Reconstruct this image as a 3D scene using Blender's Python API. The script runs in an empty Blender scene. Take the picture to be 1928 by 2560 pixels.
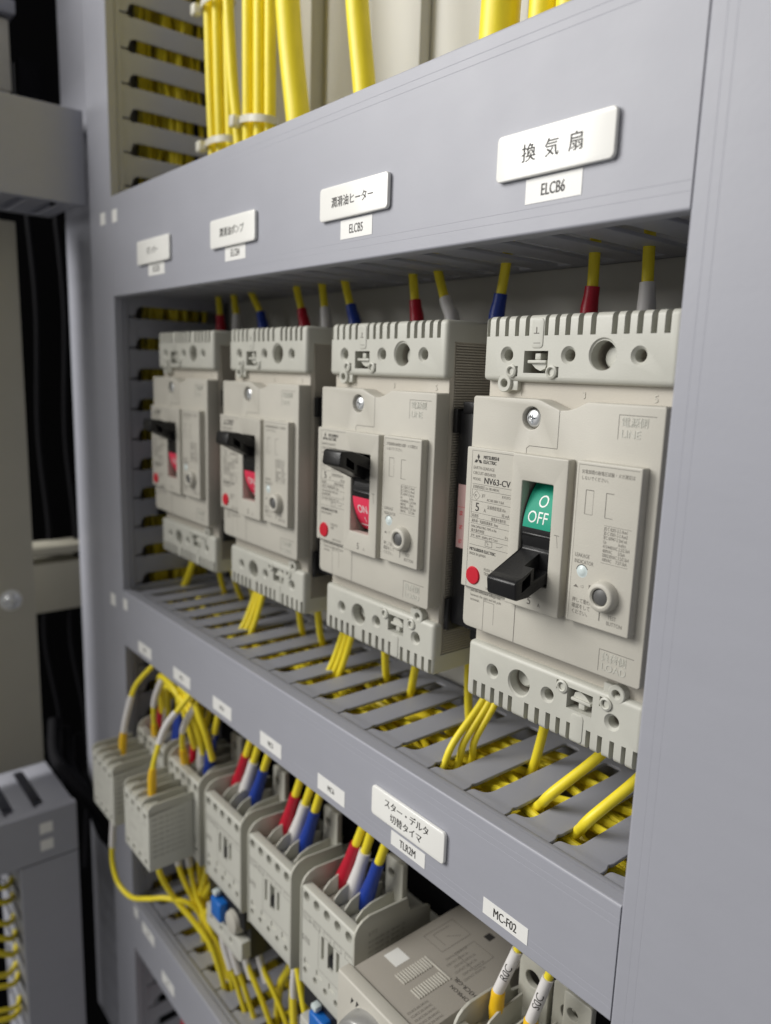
import bpy, bmesh, math, random
from mathutils import Vector, Matrix
random.seed(7)
SC = bpy.context.scene
COL = SC.collection
MM = 0.001

# ------------------------------------------------------------------ camera
cam = bpy.data.cameras.new('camera')
cam_ob = bpy.data.objects.new('camera', cam)
COL.objects.link(cam_ob)
SC.camera = cam_ob
AX = Vector((-1596, -400, 1900)).normalized() * -1          # panel's x axis in lens coordinates (right, down, forward)
AZ = Vector((-333, 10358, 1900)).normalized() * -1
AZ = (AZ - AX * AX.dot(AZ) * 0.5).normalized()
AX = (AX - AZ * AX.dot(AZ)).normalized()
AY = AZ.cross(AX)
R = Matrix(((AX.x, -AX.y, -AX.z), (AY.x, -AY.y, -AY.z), (AZ.x, -AZ.y, -AZ.z)))
cam_ob.matrix_world = Matrix.Translation((0, -0.183, 0)) @ R.to_4x4()
cam.sensor_fit = 'HORIZONTAL'
cam.sensor_width = 36.0
cam.lens = 36.0 * 1900 / 1928
cam.clip_start = 0.005
cam.clip_end = 50
cam.dof.use_dof = True
cam.dof.focus_distance = 0.258
cam.dof.aperture_fstop = cam.lens / 3.0

# ------------------------------------------------------------------ world, lamps, exposure
W = bpy.data.worlds.new('World')
SC.world = W
W.use_nodes = True
bg = W.node_tree.nodes['Background']
bg.inputs[0].default_value = (1.0, 0.985, 0.965, 1)
bg.inputs[1].default_value = 0.19

def lamp(name, loc, target, sx, sy, power, color):
    l = bpy.data.lights.new(name, 'AREA')
    l.shape = 'RECTANGLE'
    l.size, l.size_y, l.energy, l.color = sx, sy, power, color
    o = bpy.data.objects.new(name, l)
    COL.objects.link(o)
    o.location = loc
    o.rotation_euler = (Vector(target) - Vector(loc)).to_track_quat('-Z', 'Y').to_euler()
    return o

lamp('ceiling_and_fill_lamp', (-0.85, -1.15, 1.0), (-0.33, 0, -0.05), 1.5, 0.6, 22, (1.0, 0.97, 0.92))
lamp('ceiling_and_fill_lamp', (-1.05, -1.05, 0.42), (-0.45, 0, -0.12), 0.6, 0.6, 12, (1.0, 0.985, 0.96))  # added fill from the left, not a ceiling fitting
vs = SC.view_settings
vs.view_transform = 'Standard'
vs.look = 'None'
vs.gamma = 1
vs.exposure = 0.0
vs.use_curve_mapping = False

# ------------------------------------------------------------------ materials
def mat(name, col, rough=0.5, bump=0.0, bscale=900, spec=0.5, metal=0.0, vary=0.04, trans=0.0, sss=0.0):
    m = bpy.data.materials.new(name)
    m.use_nodes = True
    nt = m.node_tree
    b = nt.nodes['Principled BSDF']
    b.inputs['Roughness'].default_value = rough
    b.inputs['Metallic'].default_value = metal
    b.inputs['Specular IOR Level'].default_value = spec
    if trans:
        b.inputs['Transmission Weight'].default_value = trans
    if sss:
        b.inputs['Subsurface Weight'].default_value = sss
        b.inputs['Subsurface Radius'].default_value = (0.002, 0.002, 0.002)
    tc = nt.nodes.new('ShaderNodeTexCoord')
    n = nt.nodes.new('ShaderNodeTexNoise')
    n.inputs['Scale'].default_value = 45
    n.inputs['Detail'].default_value = 5
    nt.links.new(tc.outputs['Object'], n.inputs['Vector'])
    mx = nt.nodes.new('ShaderNodeMix')
    mx.data_type = 'RGBA'
    c = Vector(col)
    mx.inputs[6].default_value = (*(c * (1 - vary)), 1)
    mx.inputs[7].default_value = (*(c * (1 + vary)), 1)
    nt.links.new(n.outputs['Fac'], mx.inputs[0])
    nt.links.new(mx.outputs[2], b.inputs['Base Color'])
    mr = nt.nodes.new('ShaderNodeMapRange')
    mr.inputs[3].default_value = max(0.05, rough - 0.07)
    mr.inputs[4].default_value = min(1, rough + 0.07)
    nt.links.new(n.outputs['Fac'], mr.inputs[0])
    nt.links.new(mr.outputs[0], b.inputs['Roughness'])
    if bump:
        n2 = nt.nodes.new('ShaderNodeTexNoise')
        n2.inputs['Scale'].default_value = bscale
        n2.inputs['Detail'].default_value = 3
        nt.links.new(tc.outputs['Object'], n2.inputs['Vector'])
        bp = nt.nodes.new('ShaderNodeBump')
        bp.inputs['Strength'].default_value = bump
        bp.inputs['Distance'].default_value = 0.0002
        nt.links.new(n2.outputs['Fac'], bp.inputs['Height'])
        nt.links.new(bp.outputs['Normal'], b.inputs['Normal'])
    return m

def streaks(m, scale, amt):
    nt = m.node_tree; b = nt.nodes['Principled BSDF']
    tc = nt.nodes.new('ShaderNodeTexCoord'); mp = nt.nodes.new('ShaderNodeMapping'); mp.inputs['Scale'].default_value = scale
    n = nt.nodes.new('ShaderNodeTexNoise'); n.inputs['Scale'].default_value = 1; n.inputs['Detail'].default_value = 6
    nt.links.new(tc.outputs['Object'], mp.inputs[0]); nt.links.new(mp.outputs[0], n.inputs['Vector'])
    hs = nt.nodes.new('ShaderNodeHueSaturation')
    mr = nt.nodes.new('ShaderNodeMapRange'); mr.inputs[1].default_value = .3; mr.inputs[2].default_value = .7
    mr.inputs[3].default_value = 1 - amt; mr.inputs[4].default_value = 1 + amt
    nt.links.new(n.outputs['Fac'], mr.inputs[0]); nt.links.new(mr.outputs[0], hs.inputs['Value'])
    src = b.inputs['Base Color'].links[0].from_socket
    nt.links.new(src, hs.inputs['Color']); nt.links.new(hs.outputs[0], b.inputs['Base Color'])

M = dict(
    duct=mat('grey_pvc', (0.352, 0.360, 0.408), 0.46, 0.12, 500, vary=0.02),
    plate=mat('beige_plastic', (0.52, 0.502, 0.445), 0.48, 0.25, 1800, vary=0.015),
    cap=mat('pale_green_grey_plastic', (0.535, 0.535, 0.482), 0.42, 0.2, 1800, vary=0.015),
    body=mat('grey_beige_plastic', (0.50, 0.47, 0.41), 0.55, 0.3, 1500),
    black=mat('black_plastic', (0.010, 0.010, 0.011), 0.34, 0.25, 1500, spec=0.4),
    dark=mat('recess_shade', (0.03, 0.028, 0.026), 0.7),  # shade inside holes, given as a flat dark colour
    red=mat('red_plastic', (0.55, 0.012, 0.03), 0.4),
    green=mat('green_flag', (0.0, 0.30, 0.19), 0.55, spec=0.35),
    pinkred=mat('red_flag', (0.80, 0.04, 0.10), 0.5),
    white=mat('white_print', (0.8, 0.82, 0.8), 0.5),
    ink=mat('dark_print_and_shade', (0.035, 0.032, 0.03), 0.6),  # print; also colours the shade discs in contact block holes
    inkgrey=mat('grey_print_and_shade', (0.16, 0.148, 0.132), 0.6),  # print and parting lines; also the shade discs in contactor holes
    name=mat('white_acrylic', (0.88, 0.88, 0.85), 0.25, spec=0.6, vary=0.01),
    tape=mat('white_tape', (0.84, 0.84, 0.82), 0.45, vary=0.02),
    yellow=mat('yellow_vinyl', (0.93, 0.77, 0.035), 0.42, 0.15, 900, vary=0.05),
    orange=mat('amber_vinyl', (0.86, 0.53, 0.016), 0.35),
    sred=mat('red_sleeve', (0.50, 0.008, 0.03), 0.4),
    swhite=mat('white_sleeve', (0.76, 0.74, 0.73), 0.45),
    sblue=mat('blue_sleeve', (0.012, 0.045, 0.32), 0.4),
    metal=mat('zinc_steel', (0.80, 0.82, 0.84), 0.36, metal=0.75),
    alu=mat('satin_grey', (0.45, 0.45, 0.44), 0.38, metal=0.6),
    back=mat('beige_paint', (0.60, 0.59, 0.545), 0.55, 0.1, 300),
    tie=mat('nylon', (0.80, 0.78, 0.68), 0.35, trans=0.15),
    cont=mat('contactor_plastic', (0.50, 0.495, 0.435), 0.5, 0.25, 1500),
    contf=mat('contactor_front', (0.57, 0.57, 0.515), 0.5, 0.25, 1500),
    timer=mat('taupe_plastic', (0.355, 0.33, 0.29), 0.5, 0.3, 1600),
    btn=mat('dark_grey_button', (0.10, 0.10, 0.10), 0.45),
    led=mat('milky_lens', (0.62, 0.70, 0.70), 0.25),
    pink=mat('pink_sticker', (0.46, 0.30, 0.29), 0.55),
    blue=mat('blue_button', (0.01, 0.14, 0.52), 0.35),
    pgrey=mat('pale_grey_print', (0.40, 0.395, 0.36), 0.6),
    cavity=mat('shade_black', (0.005, 0.005, 0.006), 0.85, spec=0.08),  # near-black: shade behind the contactors as colour; cabinet walls share it
    olive=mat('cream_paint', (0.50, 0.48, 0.40), 0.5),
    rubber=mat('dark_sheath', (0.007, 0.007, 0.009), 0.75, spec=0.12),
)

streaks(M['duct'], (40, 60, 160), .012)
streaks(M['plate'], (60, 60, 90), .03)
streaks(M['cap'], (80, 80, 60), .03)
streaks(M['yellow'], (200, 200, 60), .06)

# ------------------------------------------------------------------ helpers
def link(name, me, material, parent=None, smooth=40):
    o = bpy.data.objects.new(name, me)
    COL.objects.link(o)
    if material is not None:
        me.materials.clear()
        me.materials.append(material)
    if smooth and len(me.polygons):
        me.polygons.foreach_set('use_smooth', [True] * len(me.polygons))
        me.set_sharp_from_angle(angle=math.radians(smooth))
    if parent is not None:
        o.parent = parent
    return o

def tag(o, label, cat=None, group=None, kind=None):
    if label: o['label'] = label
    if cat: o['category'] = cat
    if group: o['group'] = group
    if kind: o['kind'] = kind
    return o

def empty(name, label, cat, loc=(0, 0, 0), group=None):
    o = bpy.data.objects.new(name, None)
    COL.objects.link(o)
    o.empty_display_size = 0.01
    o.location = Vector(loc) * MM
    return tag(o, label, cat, group)

def dup(root, loc, label, group=None):
    r = root.copy(); COL.objects.link(r); r.location = Vector(loc) * MM
    r['label'] = label
    if group: r['group'] = group
    for ch in list(root.children):
        c = ch.copy(); COL.objects.link(c); c.parent = r
        for g in ch.children:
            d = g.copy(); COL.objects.link(d); d.parent = c
    return r

class MB:
    def __init__(s): s.bm = bmesh.new()
    def box(s, x0, x1, y0, y1, z0, z1, bev=0.0, seg=2):
        r = bmesh.ops.create_cube(s.bm, size=1)
        vs_ = r['verts']
        for v in vs_:
            v.co = Vector(((x0 + x1) / 2 + v.co.x * (x1 - x0), (y0 + y1) / 2 + v.co.y * (y1 - y0), (z0 + z1) / 2 + v.co.z * (z1 - z0)))
        if bev:
            es = list({e for v in vs_ for e in v.link_edges})
            bmesh.ops.bevel(s.bm, geom=es, offset=bev, segments=seg, profile=0.5, affect='EDGES')
        return s
    def cyl(s, p0, p1, r0, r1=None, n=24, caps=True):
        r1 = r0 if r1 is None else r1
        p0, p1 = Vector(p0), Vector(p1)
        d = (p1 - p0).normalized()
        a = d.orthogonal().normalized(); b = d.cross(a)
        A = [s.bm.verts.new(p0 + (a * math.cos(t) + b * math.sin(t)) * r0) for t in [2 * math.pi * i / n for i in range(n)]]
        B = [s.bm.verts.new(p1 + (a * math.cos(t) + b * math.sin(t)) * r1) for t in [2 * math.pi * i / n for i in range(n)]]
        for i in range(n):
            s.bm.faces.new((A[i], A[(i + 1) % n], B[(i + 1) % n], B[i]))
        if caps:
            s.bm.faces.new(A[::-1]); s.bm.faces.new(B)
        return s
    def lathe(s, prof, o, axis=(0, -1, 0), n=28):
        """prof: (distance along axis, radius)"""
        o = Vector(o); d = Vector(axis).normalized(); a = d.orthogonal().normalized(); b = d.cross(a)
        rings = []
        for h, r in prof:
            if r < 1e-6: rings.append([s.bm.verts.new(o + d * h)])
            else: rings.append([s.bm.verts.new(o + d * h + (a * math.cos(t) + b * math.sin(t)) * r) for t in [2 * math.pi * i / n for i in range(n)]])
        for p, q in zip(rings, rings[1:]):
            for i in range(n):
                j = (i + 1) % n
                if len(p) == 1 and len(q) > 1: s.bm.faces.new((p[0], q[j], q[i]))
                elif len(q) == 1 and len(p) > 1: s.bm.faces.new((p[i], p[j], q[0]))
                elif len(p) > 1: s.bm.faces.new((p[i], p[j], q[j], q[i]))
        return s
    def tube(s, pts, r, n=10, cap=True):
        P = [Vector(p) for p in pts]
        rad = r if isinstance(r, (list, tuple)) else [r] * len(P)
        up = None; rings = []
        for i, p in enumerate(P):
            t = (P[min(i + 1, len(P) - 1)] - P[max(i - 1, 0)]).normalized()
            if up is None: up = t.orthogonal().normalized()
            up = (up - t * up.dot(t)).normalized(); b = t.cross(up)
            rings.append([s.bm.verts.new(p + (up * math.cos(a) + b * math.sin(a)) * rad[i]) for a in [2 * math.pi * k / n for k in range(n)]])
        for A, B in zip(rings, rings[1:]):
            for i in range(n): s.bm.faces.new((A[i], A[(i + 1) % n], B[(i + 1) % n], B[i]))
        if cap: s.bm.faces.new(rings[0][::-1]); s.bm.faces.new(rings[-1])
        return s
    def prism(s, poly, a0, a1, f, bev=0.0):
        """poly of 2-D points, f(u, v, a) -> point"""
        A = [s.bm.verts.new(f(u, v, a0)) for u, v in poly]
        B = [s.bm.verts.new(f(u, v, a1)) for u, v in poly]
        n = len(poly); fs = []
        for i in range(n): fs.append(s.bm.faces.new((A[i], A[(i + 1) % n], B[(i + 1) % n], B[i])))
        fs.append(s.bm.faces.new(A[::-1])); fs.append(s.bm.faces.new(B))
        if bev:
            es = list({e for fc in fs for e in fc.edges})
            bmesh.ops.bevel(s.bm, geom=es, offset=bev, segments=2, profile=0.5, affect='EDGES', clamp_overlap=True)
        return s
    def mesh(s, name='part', scale=MM):
        bmesh.ops.recalc_face_normals(s.bm, faces=s.bm.faces)
        if scale != 1: bmesh.ops.scale(s.bm, vec=(scale,) * 3, verts=s.bm.verts)
        me = bpy.data.meshes.new(name); s.bm.to_mesh(me); s.bm.free(); return me
    def build(s, name, material, parent=None, smooth=40):
        return link(name, s.mesh(name), material, parent, smooth)

YZ = lambda u, v, a: Vector((a, u, v))          # polygon in y,z extruded along x
XZ = lambda u, v, a: Vector((u, a, v))          # polygon in x,z extruded along y
XY = lambda u, v, a: Vector((u, v, a))

def eval_mesh(o):
    dg = bpy.context.evaluated_depsgraph_get()
    me = bpy.data.meshes.new_from_object(o.evaluated_get(dg))
    return me

def sheet(outlines, thick, bev, f):
    """flat sheet with holes from a filled 2-D curve; f maps (u, v, w) with w from 0 (front) to thick"""
    cu = bpy.data.curves.new('c', 'CURVE'); cu.dimensions = '2D'; cu.fill_mode = 'BOTH'
    cu.extrude = max(1e-5, thick / 2 - bev); cu.bevel_depth = bev; cu.bevel_resolution = 2; cu.offset = -bev
    for pts in outlines:
        sp = cu.splines.new('POLY'); sp.points.add(len(pts) - 1); sp.use_cyclic_u = True
        for p, q in zip(sp.points, pts): p.co = (q[0], q[1], 0, 1)
    o = bpy.data.objects.new('c', cu); COL.objects.link(o)
    me = eval_mesh(o)
    for v in me.vertices: v.co = Vector(f(v.co.x, v.co.y, thick / 2 - v.co.z)) * MM
    bpy.data.objects.remove(o); bpy.data.curves.remove(cu)
    bm = bmesh.new(); bm.from_mesh(me); bmesh.ops.remove_doubles(bm, verts=bm.verts, dist=1e-7)
    bmesh.ops.recalc_face_normals(bm, faces=bm.faces); bm.to_mesh(me); bm.free()
    return me

def boolean(me, cutter_me, op='DIFFERENCE'):
    a = bpy.data.objects.new('a', me); b = bpy.data.objects.new('b', cutter_me)
    COL.objects.link(a); COL.objects.link(b)
    md = a.modifiers.new('x', 'BOOLEAN'); md.operation = op; md.object = b; md.solver = 'EXACT'
    md.use_self = True
    r = eval_mesh(a)
    bpy.data.objects.remove(a); bpy.data.objects.remove(b)
    return r

def circ(x, z, r, n=24): return [(x + r * math.cos(2 * math.pi * i / n), z + r * math.sin(2 * math.pi * i / n)) for i in range(n)]
def rrect(x0, x1, z0, z1, r, n=4):
    out = []
    for cx, cz, a0 in ((x1 - r, z1 - r, 0), (x0 + r, z1 - r, 90), (x0 + r, z0 + r, 180), (x1 - r, z0 + r, 270)):
        for k in range(n + 1):
            a = math.radians(a0 + 90 * k / n); out.append((cx + r * math.cos(a), cz + r * math.sin(a)))
    return out

class TX:
    """lettering: several pieces of text and rules gathered in one mesh lying in the x-z plane at depth y"""
    def __init__(s): s.bm = bmesh.new()
    def t(s, txt, x, z, size, sx=0.8, align='LEFT', rot=0, bold=0.0, ext=0.0, y=0):
        cu = bpy.data.curves.new('t', 'FONT'); cu.body = txt; cu.size = size; cu.align_x = align; cu.resolution_u = 3
        cu.offset = bold; cu.extrude = ext; cu.space_line = 0.9
        o = bpy.data.objects.new('t', cu); COL.objects.link(o)
        me = eval_mesh(o); bpy.data.objects.remove(o); bpy.data.curves.remove(cu)
        ca, sa = math.cos(math.radians(rot)), math.sin(math.radians(rot))
        for v in me.vertices:
            u, w = v.co.x * sx, v.co.y
            v.co = (x + u * ca - w * sa, y - v.co.z, z + u * sa + w * ca)
        s.bm.from_mesh(me); bpy.data.meshes.remove(me); return s
    def b(s, txt, x, z, size, sx=0.8, align='LEFT', w=.06):
        '''heavier strokes: the same text three times, a hair apart'''
        for i, d in enumerate((-w, 0, w)): s.t(txt, x + d, z + (d if i != 1 else 0) * .4, size, sx, align, y=-.004 * i)
        return s
    def poly(s, pts, y=0):
        s.bm.faces.new([s.bm.verts.new((p[0], y, p[1])) for p in pts]); return s
    def rule(s, x0, z0, x1, z1, w=0.12):
        d = Vector((x1 - x0, z1 - z0)).normalized() * w / 2; n = Vector((-d.y, d.x))
        return s.poly([(x0 + n.x, z0 + n.y), (x1 + n.x, z1 + n.y), (x1 - n.x, z1 - n.y), (x0 - n.x, z0 - n.y)])
    def frame(s, x0, x1, z0, z1, w=0.12):
        return s.rule(x0, z0, x1, z0, w).rule(x0, z1, x1, z1, w).rule(x0, z0, x0, z1, w).rule(x1, z0, x1, z1, w)
    def build(s, name, material, parent, y, warp=None):
        if warp:
            bmesh.ops.triangulate(s.bm, faces=s.bm.faces)
            for _ in range(2): bmesh.ops.subdivide_edges(s.bm, edges=[e for e in s.bm.edges if e.calc_length() > 0.5], cuts=1)
        for v in s.bm.verts:
            v.co = (warp(v.co) if warp else Vector((v.co.x, v.co.y + y, v.co.z))) * MM
        me = bpy.data.meshes.new(name); s.bm.to_mesh(me); s.bm.free()
        return link(name, me, material, parent, 0)

def spline(pts, k=8):
    P = [Vector(p) for p in pts]
    if len(P) == 2: return [P[0].lerp(P[1], i / 4) for i in range(5)]
    E = [P[0] * 2 - P[1]] + P + [P[-1] * 2 - P[-2]]
    out = []
    for i in range(1, len(E) - 2):
        p0, p1, p2, p3 = E[i - 1:i + 3]
        for j in range(k):
            t = j / k
            out.append(0.5 * ((2 * p1) + (-p0 + p2) * t + (2 * p0 - 5 * p1 + 4 * p2 - p3) * t * t + (-p0 + 3 * p1 - 3 * p2 + p3) * t ** 3))
    out.append(P[-1]); return out

# ------------------------------------------------------------------ cabinet behind everything
back = empty('back_panel', 'cream painted steel mounting panel with vertical ribs behind the breakers', 'panel')
MB().box(-520, 140, 84, 87, -470, 420).build('sheet', M['back'], back)
for x0, x1, d in ((-452, -388, 9), (-336, -298, 7), (-262, -232, 6), (-205, -196, 0.8)):
    MB().box(x0, x1, 83.9 - d, 83.9, 108, 420, 1.2).build('rib', M['back'], back)
tag(MB().box(-515, 100, 74, 77, -384, -196).build('shade_sheet', M['cavity'], None), 'black sheet standing for the deep shade behind the row of contactors', 'panel')  # near-black sheet put in for the deep shade behind the contactors
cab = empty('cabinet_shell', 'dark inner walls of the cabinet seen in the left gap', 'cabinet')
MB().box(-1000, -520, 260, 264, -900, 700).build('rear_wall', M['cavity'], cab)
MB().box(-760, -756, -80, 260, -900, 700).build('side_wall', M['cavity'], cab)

# ------------------------------------------------------------------ wiring ducts
def cover_profile(h):
    """front at y=0, a from 0..h, lips to y=9; list of (y, a)"""
    q = .8
    P = [(5.2, 0), (q, 0)]
    P += [(q - q * math.sin(math.radians(a)), q - q * math.cos(math.radians(a))) for a in (30, 60, 90)]
    for g in (4.6, 7.2):
        P += [(0, g - .13), (.045, g), (0, g + .13)]
    for g in (h - 7.2, h - 4.6):
        P += [(0, g - .13), (.045, g), (0, g + .13)]
    P += [(q - q * math.cos(math.radians(a)), h - q + q * math.sin(math.radians(a))) for a in (0, 30, 60)]
    P += [(q, h), (5.2, h), (5.7, h - .7), (5.2, h - 1.5), (2, h - 1.5), (1.7, h - 2.0), (1.7, 2.0), (2, 1.5), (5.2, 1.5), (5.7, .7)]
    return P

def comb(a0, a1, first, pitch=20.6, w=7.7, y0=8.0, y1=80, root=74):
    """outline (a, y) of a slotted side wall; 'first' is the low end of one slot"""
    k0 = math.floor((a0 - first) / pitch) - 1
    pts = [(a0, y1), (a0, y0)]
    k = k0
    while True:
        s = first + k * pitch; e = s + w
        k += 1
        if s < a0 + 1: continue
        if e > a1 - 1: break
        pts += [(s + .3, y0), (s + .5, 13.4), (s + .3, 15.0), (s - .4, 16.3), (s - .6, 17.2), (s - .3, 18.1), (s, 18.8), (s, root - 2), (s + .6, root - .6), (s + 2, root), (e - 2, root), (e - .6, root - .6), (e, root - 2),
                (e, 20.4), (e - .2, 18.6), (e - .8, 17.2), (e - 1.9, 16.1), (e - 3.4, 15.6), (s + 3.2, 15.3), (s + 2.3, 15.0), (s + 1.7, 14.2), (s + 1.5, 13.0), (s + 1.5, y0)]
    pts += [(a1, y0), (a1, y1)]
    return pts

def duct(name, label, axis, a0, a1, b0, b1, first, org, walls=(0, 1), pitch=20.36):
    """axis 'x' (b is z), 'z' (b is x): org maps duct coords (a, y, b) to world"""
    root = empty(name, label, 'wiring duct')
    P = cover_profile(b1 - b0)
    MB().prism(P, a0 + .25, a1 - .25, lambda y, b, a: Vector(org(a, y, b0 + b))).build('cover', M['duct'], root, 6)
    for w in walls:
        bb = (b0 + 2.6, b1 - 2.6)[w]
        sg = (1, -1)[w]
        me = sheet([comb(a0, a1, first, pitch)], 1.5, 0.35, lambda a, y, t: org(a, y, bb + sg * t))
        link('slotted_wall', me, M['duct'], root, 35)
        # snap rail under the cover lip
        ou = -sg
        MB().prism([(5.9, bb - .5 * ou), (5.9, bb + 1.2 * ou), (6.3, bb + 1.5 * ou), (8.9, bb + 1.5 * ou), (9.7, bb + 1.0 * ou), (9.9, bb - .5 * ou)], a0, a1, lambda y, b, a: Vector(org(a, y, b))).build('rail', M['duct'], root)
    mb = MB(); pts = [(78.6, b0 + 2.6), (80.2, b0 + 2.6), (80.2, b1 - 2.6), (78.6, b1 - 2.6)]
    mb.prism(pts, a0, a1, lambda y, b, a: Vector(org(a, y, b))).build('base', M['duct'], root)
    return root

HX = lambda a, y, b: (a, y, b)
VZ = lambda a, y, b: (b, y, a)
SD = lambda a, y, b: (-540 - y, a, b)          # horizontal duct on the side door: a along y, depth towards -x
SV = lambda a, y, b: (-540 - y, b, a)
duct('wiring_duct', 'grey slotted duct carrying the four breaker nameplates', 'x', -497, -105.9, 41.8, 102.3, -184.2, HX)
duct('wiring_duct', 'grey slotted duct between breakers and contactors with star delta plate', 'x', -497, -105.9, -191, -151.6, -182.2, HX)
duct('wiring_duct', 'grey slotted duct below the contactors at bottom left', 'x', -497, -150, -428.5, -388.5, -184.2, HX)
duct('wiring_duct', 'tall grey vertical duct left of the breakers', 'z', -560, 420, -535.5, -497, 209.8 - 20.0 * 40, VZ, walls=(1,), pitch=20.0)
duct('wiring_duct', 'broad blank vertical duct cover along the right edge', 'z', -560, 420, -106, 60, 206.2 - 20.2 * 40, VZ, walls=(0,))
duct('wiring_duct', 'grey horizontal duct on the side panel at upper left', 'y', -320, -0.5, 102.5, 161.3, -120, SD)
duct('wiring_duct', 'grey slotted duct on the side panel at lower left', 'y', -320, -24, -360.3, -321.2, -131.5, SD)
duct('wiring_duct', 'vertical grey duct at bottom left with yellow wires beside it', 'z', -800, -360.8, -65, -24, -600, SV, walls=(0,))

def fill(name, label, axis, a0, a1, b0, b1, n, y0=14, y1=70, r=1.75, jit=4, tilt=1.0):
    mb = MB()
    for i in range(n):
        b = b0 + (b1 - b0) * random.random() ** tilt; y = y0 + (y1 - y0) * (i + random.random()) / n
        pts = []
        m = int((a1 - a0) / 34)
        for k in range(m + 1):
            a = a0 + (a1 - a0) * k / m
            b = min(b1, max(b0, b + random.uniform(-jit, jit)))
            yy = min(y1, max(y0, y + random.uniform(-jit, jit)))
            pts.append((a, yy, b) if axis == 'x' else (b, yy, a))
        mb.tube(spline(pts, 3), r, 8)
    return tag(mb.build(name, M['yellow']), label, 'wires', None, 'stuff')

fill('duct_wires', 'mass of yellow wires lying inside the duct under the breakers', 'x', -492, -110, -186, -159, 46, jit=9, tilt=1.15)
fill('duct_wires', 'dim yellow wires packed inside the vertical duct on the left', 'z', -440, 330, -531, -506, 30, y0=30, y1=68)
fill('duct_wires', 'yellow wires inside the bottom left duct below the contactors', 'x', -492, -155, -424, -398, 22)

# ------------------------------------------------------------------ earth leakage breakers
YP, YC, YT, YL, YK = 15.0, 11.5, 11.5, 13.2, 19.0

def cap_mesh():
    mb = MB()
    mb.box(0, 75, YK, 60, -1.6, 20.4, 1.8, 4)
    me = mb.mesh()
    ct = MB()
    ct.box(-5, 80, 23.2, 65, -8, 12.3)
    for x0, x1 in ((0.9, 2.5), (5, 6.6), (9.3, 11), (13.8, 15.6), (18.3, 20.1), (26.5, 28.0), (30.6, 32.4), (34.8, 36.8), (39.6, 41.6), (44.4, 46.4), (52, 54), (56.3, 58.3), (60.6, 62.6), (65.2, 67.2), (69.5, 71.5)):
        ct.box(x0, x1, YK - 2, 26, 13.6, 25)
    me = boolean(me, ct.mesh())
    ct = MB()
    for x, r in ((10.8, 2.0), (36.7, 2.0), (62.2, 2.0), (49.5, 4.6)):
        ct.lathe([(-12, 0), (-12, r), (1, r), (1, 0)], (x, YK, 7.3))
    me = boolean(me, ct.mesh())
    ct = MB()
    for x in (10.8, 36.7, 62.2):
        ct.lathe([(-1.1, 0), (-1.1, 1.9), (0, 2.9), (1, 3.6), (1, 0)], (x, YK, 7.3))
    ct.lathe([(-.6, 0), (-.6, 4.6), (0, 5.1), (1, 5.8), (1, 0)], (49.5, YK, 7.6))
    ct.box(18.5, 28.6, YK - 1, 30, 1.4, 8.7)
    ct.box(14.2, 16.0, YK - 1, 26, 0.2, 3.6)
    ct.box(31.6, 33.2, YK - 1, 26, 0.2, 3.6)
    return boolean(me, ct.mesh())

def cap_tabs():
    mb = MB()
    # latch tongue, side rings and the eyelet below the edge
    mb.box(18.6, 28.5, 28.5, 29.5, 1.5, 8.6)
    mb.lathe([(0, 3.7), (6, 3.7), (6.8, 3.0), (7, 0)], (50.6, 30.5, 6.8))
    mb.box(19.6, 27.4, YK + .5, 24.5, 4.6, 5.7, .3)
    mb.box(22.2, 24.6, YK + 1.2, 24.5, 5.8, 8.0, .3)
    mb.prism([(20.5, 4.6), (22.5, 3.0), (24.5, 2.2), (26.5, 3.0), (27, 4.6)], YK + 1.5, 24.5, XZ)
    for x in (13.4, 30.6):
        mb.lathe([(-1, 1.25), (.55, 1.25), (.85, 1.6), (.55, 2.2), (-1, 2.3)], (x, YK, 1.9))
    mb.lathe([(-3.5, 1.45), (.1, 1.45), (.35, 1.7), (.35, 2.8), (0, 3.1), (-3.5, 3.1)], (10.2, YK + .3, -2.3))
    mb.box(12.2, 15.6, YK + 1, 22.4, -4.6, -1.2, .3)
    return mb.mesh()

def tab_emboss():
    me = sheet([rrect(21.4, 26.2, 9.6, 19.2, 1.2)], 0.5, 0.15, lambda u, v, w: (u, YK - .25 + w, v))
    return me

def plate_outline():
    top = [(0.8, -7), (28.6, -7)] + [(30.5, -7.4), (33, -8.3), (38.1, -10.1), (41, -9.9), (44.2, -9.0), (47, -7.6), (48.4, -7)]
    top += [(74.5, -7), (75, -7.5), (75, -91), (74.2, -91.8), (2.2, -91.8), (.6, -91.2), (0, -89.6), (0, -7.6)]
    return top

def housing_mesh():
    me = MB().box(.7, 74.3, 22, 84, -112.5, 12.2, .5).mesh()
    ct = MB()
    for flip in (0, 1):
        P = (lambda x, z: (75 - x, -100.1 - z)) if flip else (lambda x, z: (x, z))
        for x in (10.8, 36.7, 62.2):
            X, Z = P(x, 7.3); ct.cyl((X, 15, Z), (X, 34, Z), 2.25)
        X, Z = P(49.5, 7.6); ct.cyl((X, 15, Z), (X, 29, Z), 4.9, n=32)
        (xa, za), (xb, zb) = P(18.2, 1.2), P(28.9, 9)
        ct.box(min(xa, xb), max(xa, xb), 15, 30, min(za, zb), max(za, zb))
    me = boolean(me, ct.mesh())
    return me

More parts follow.
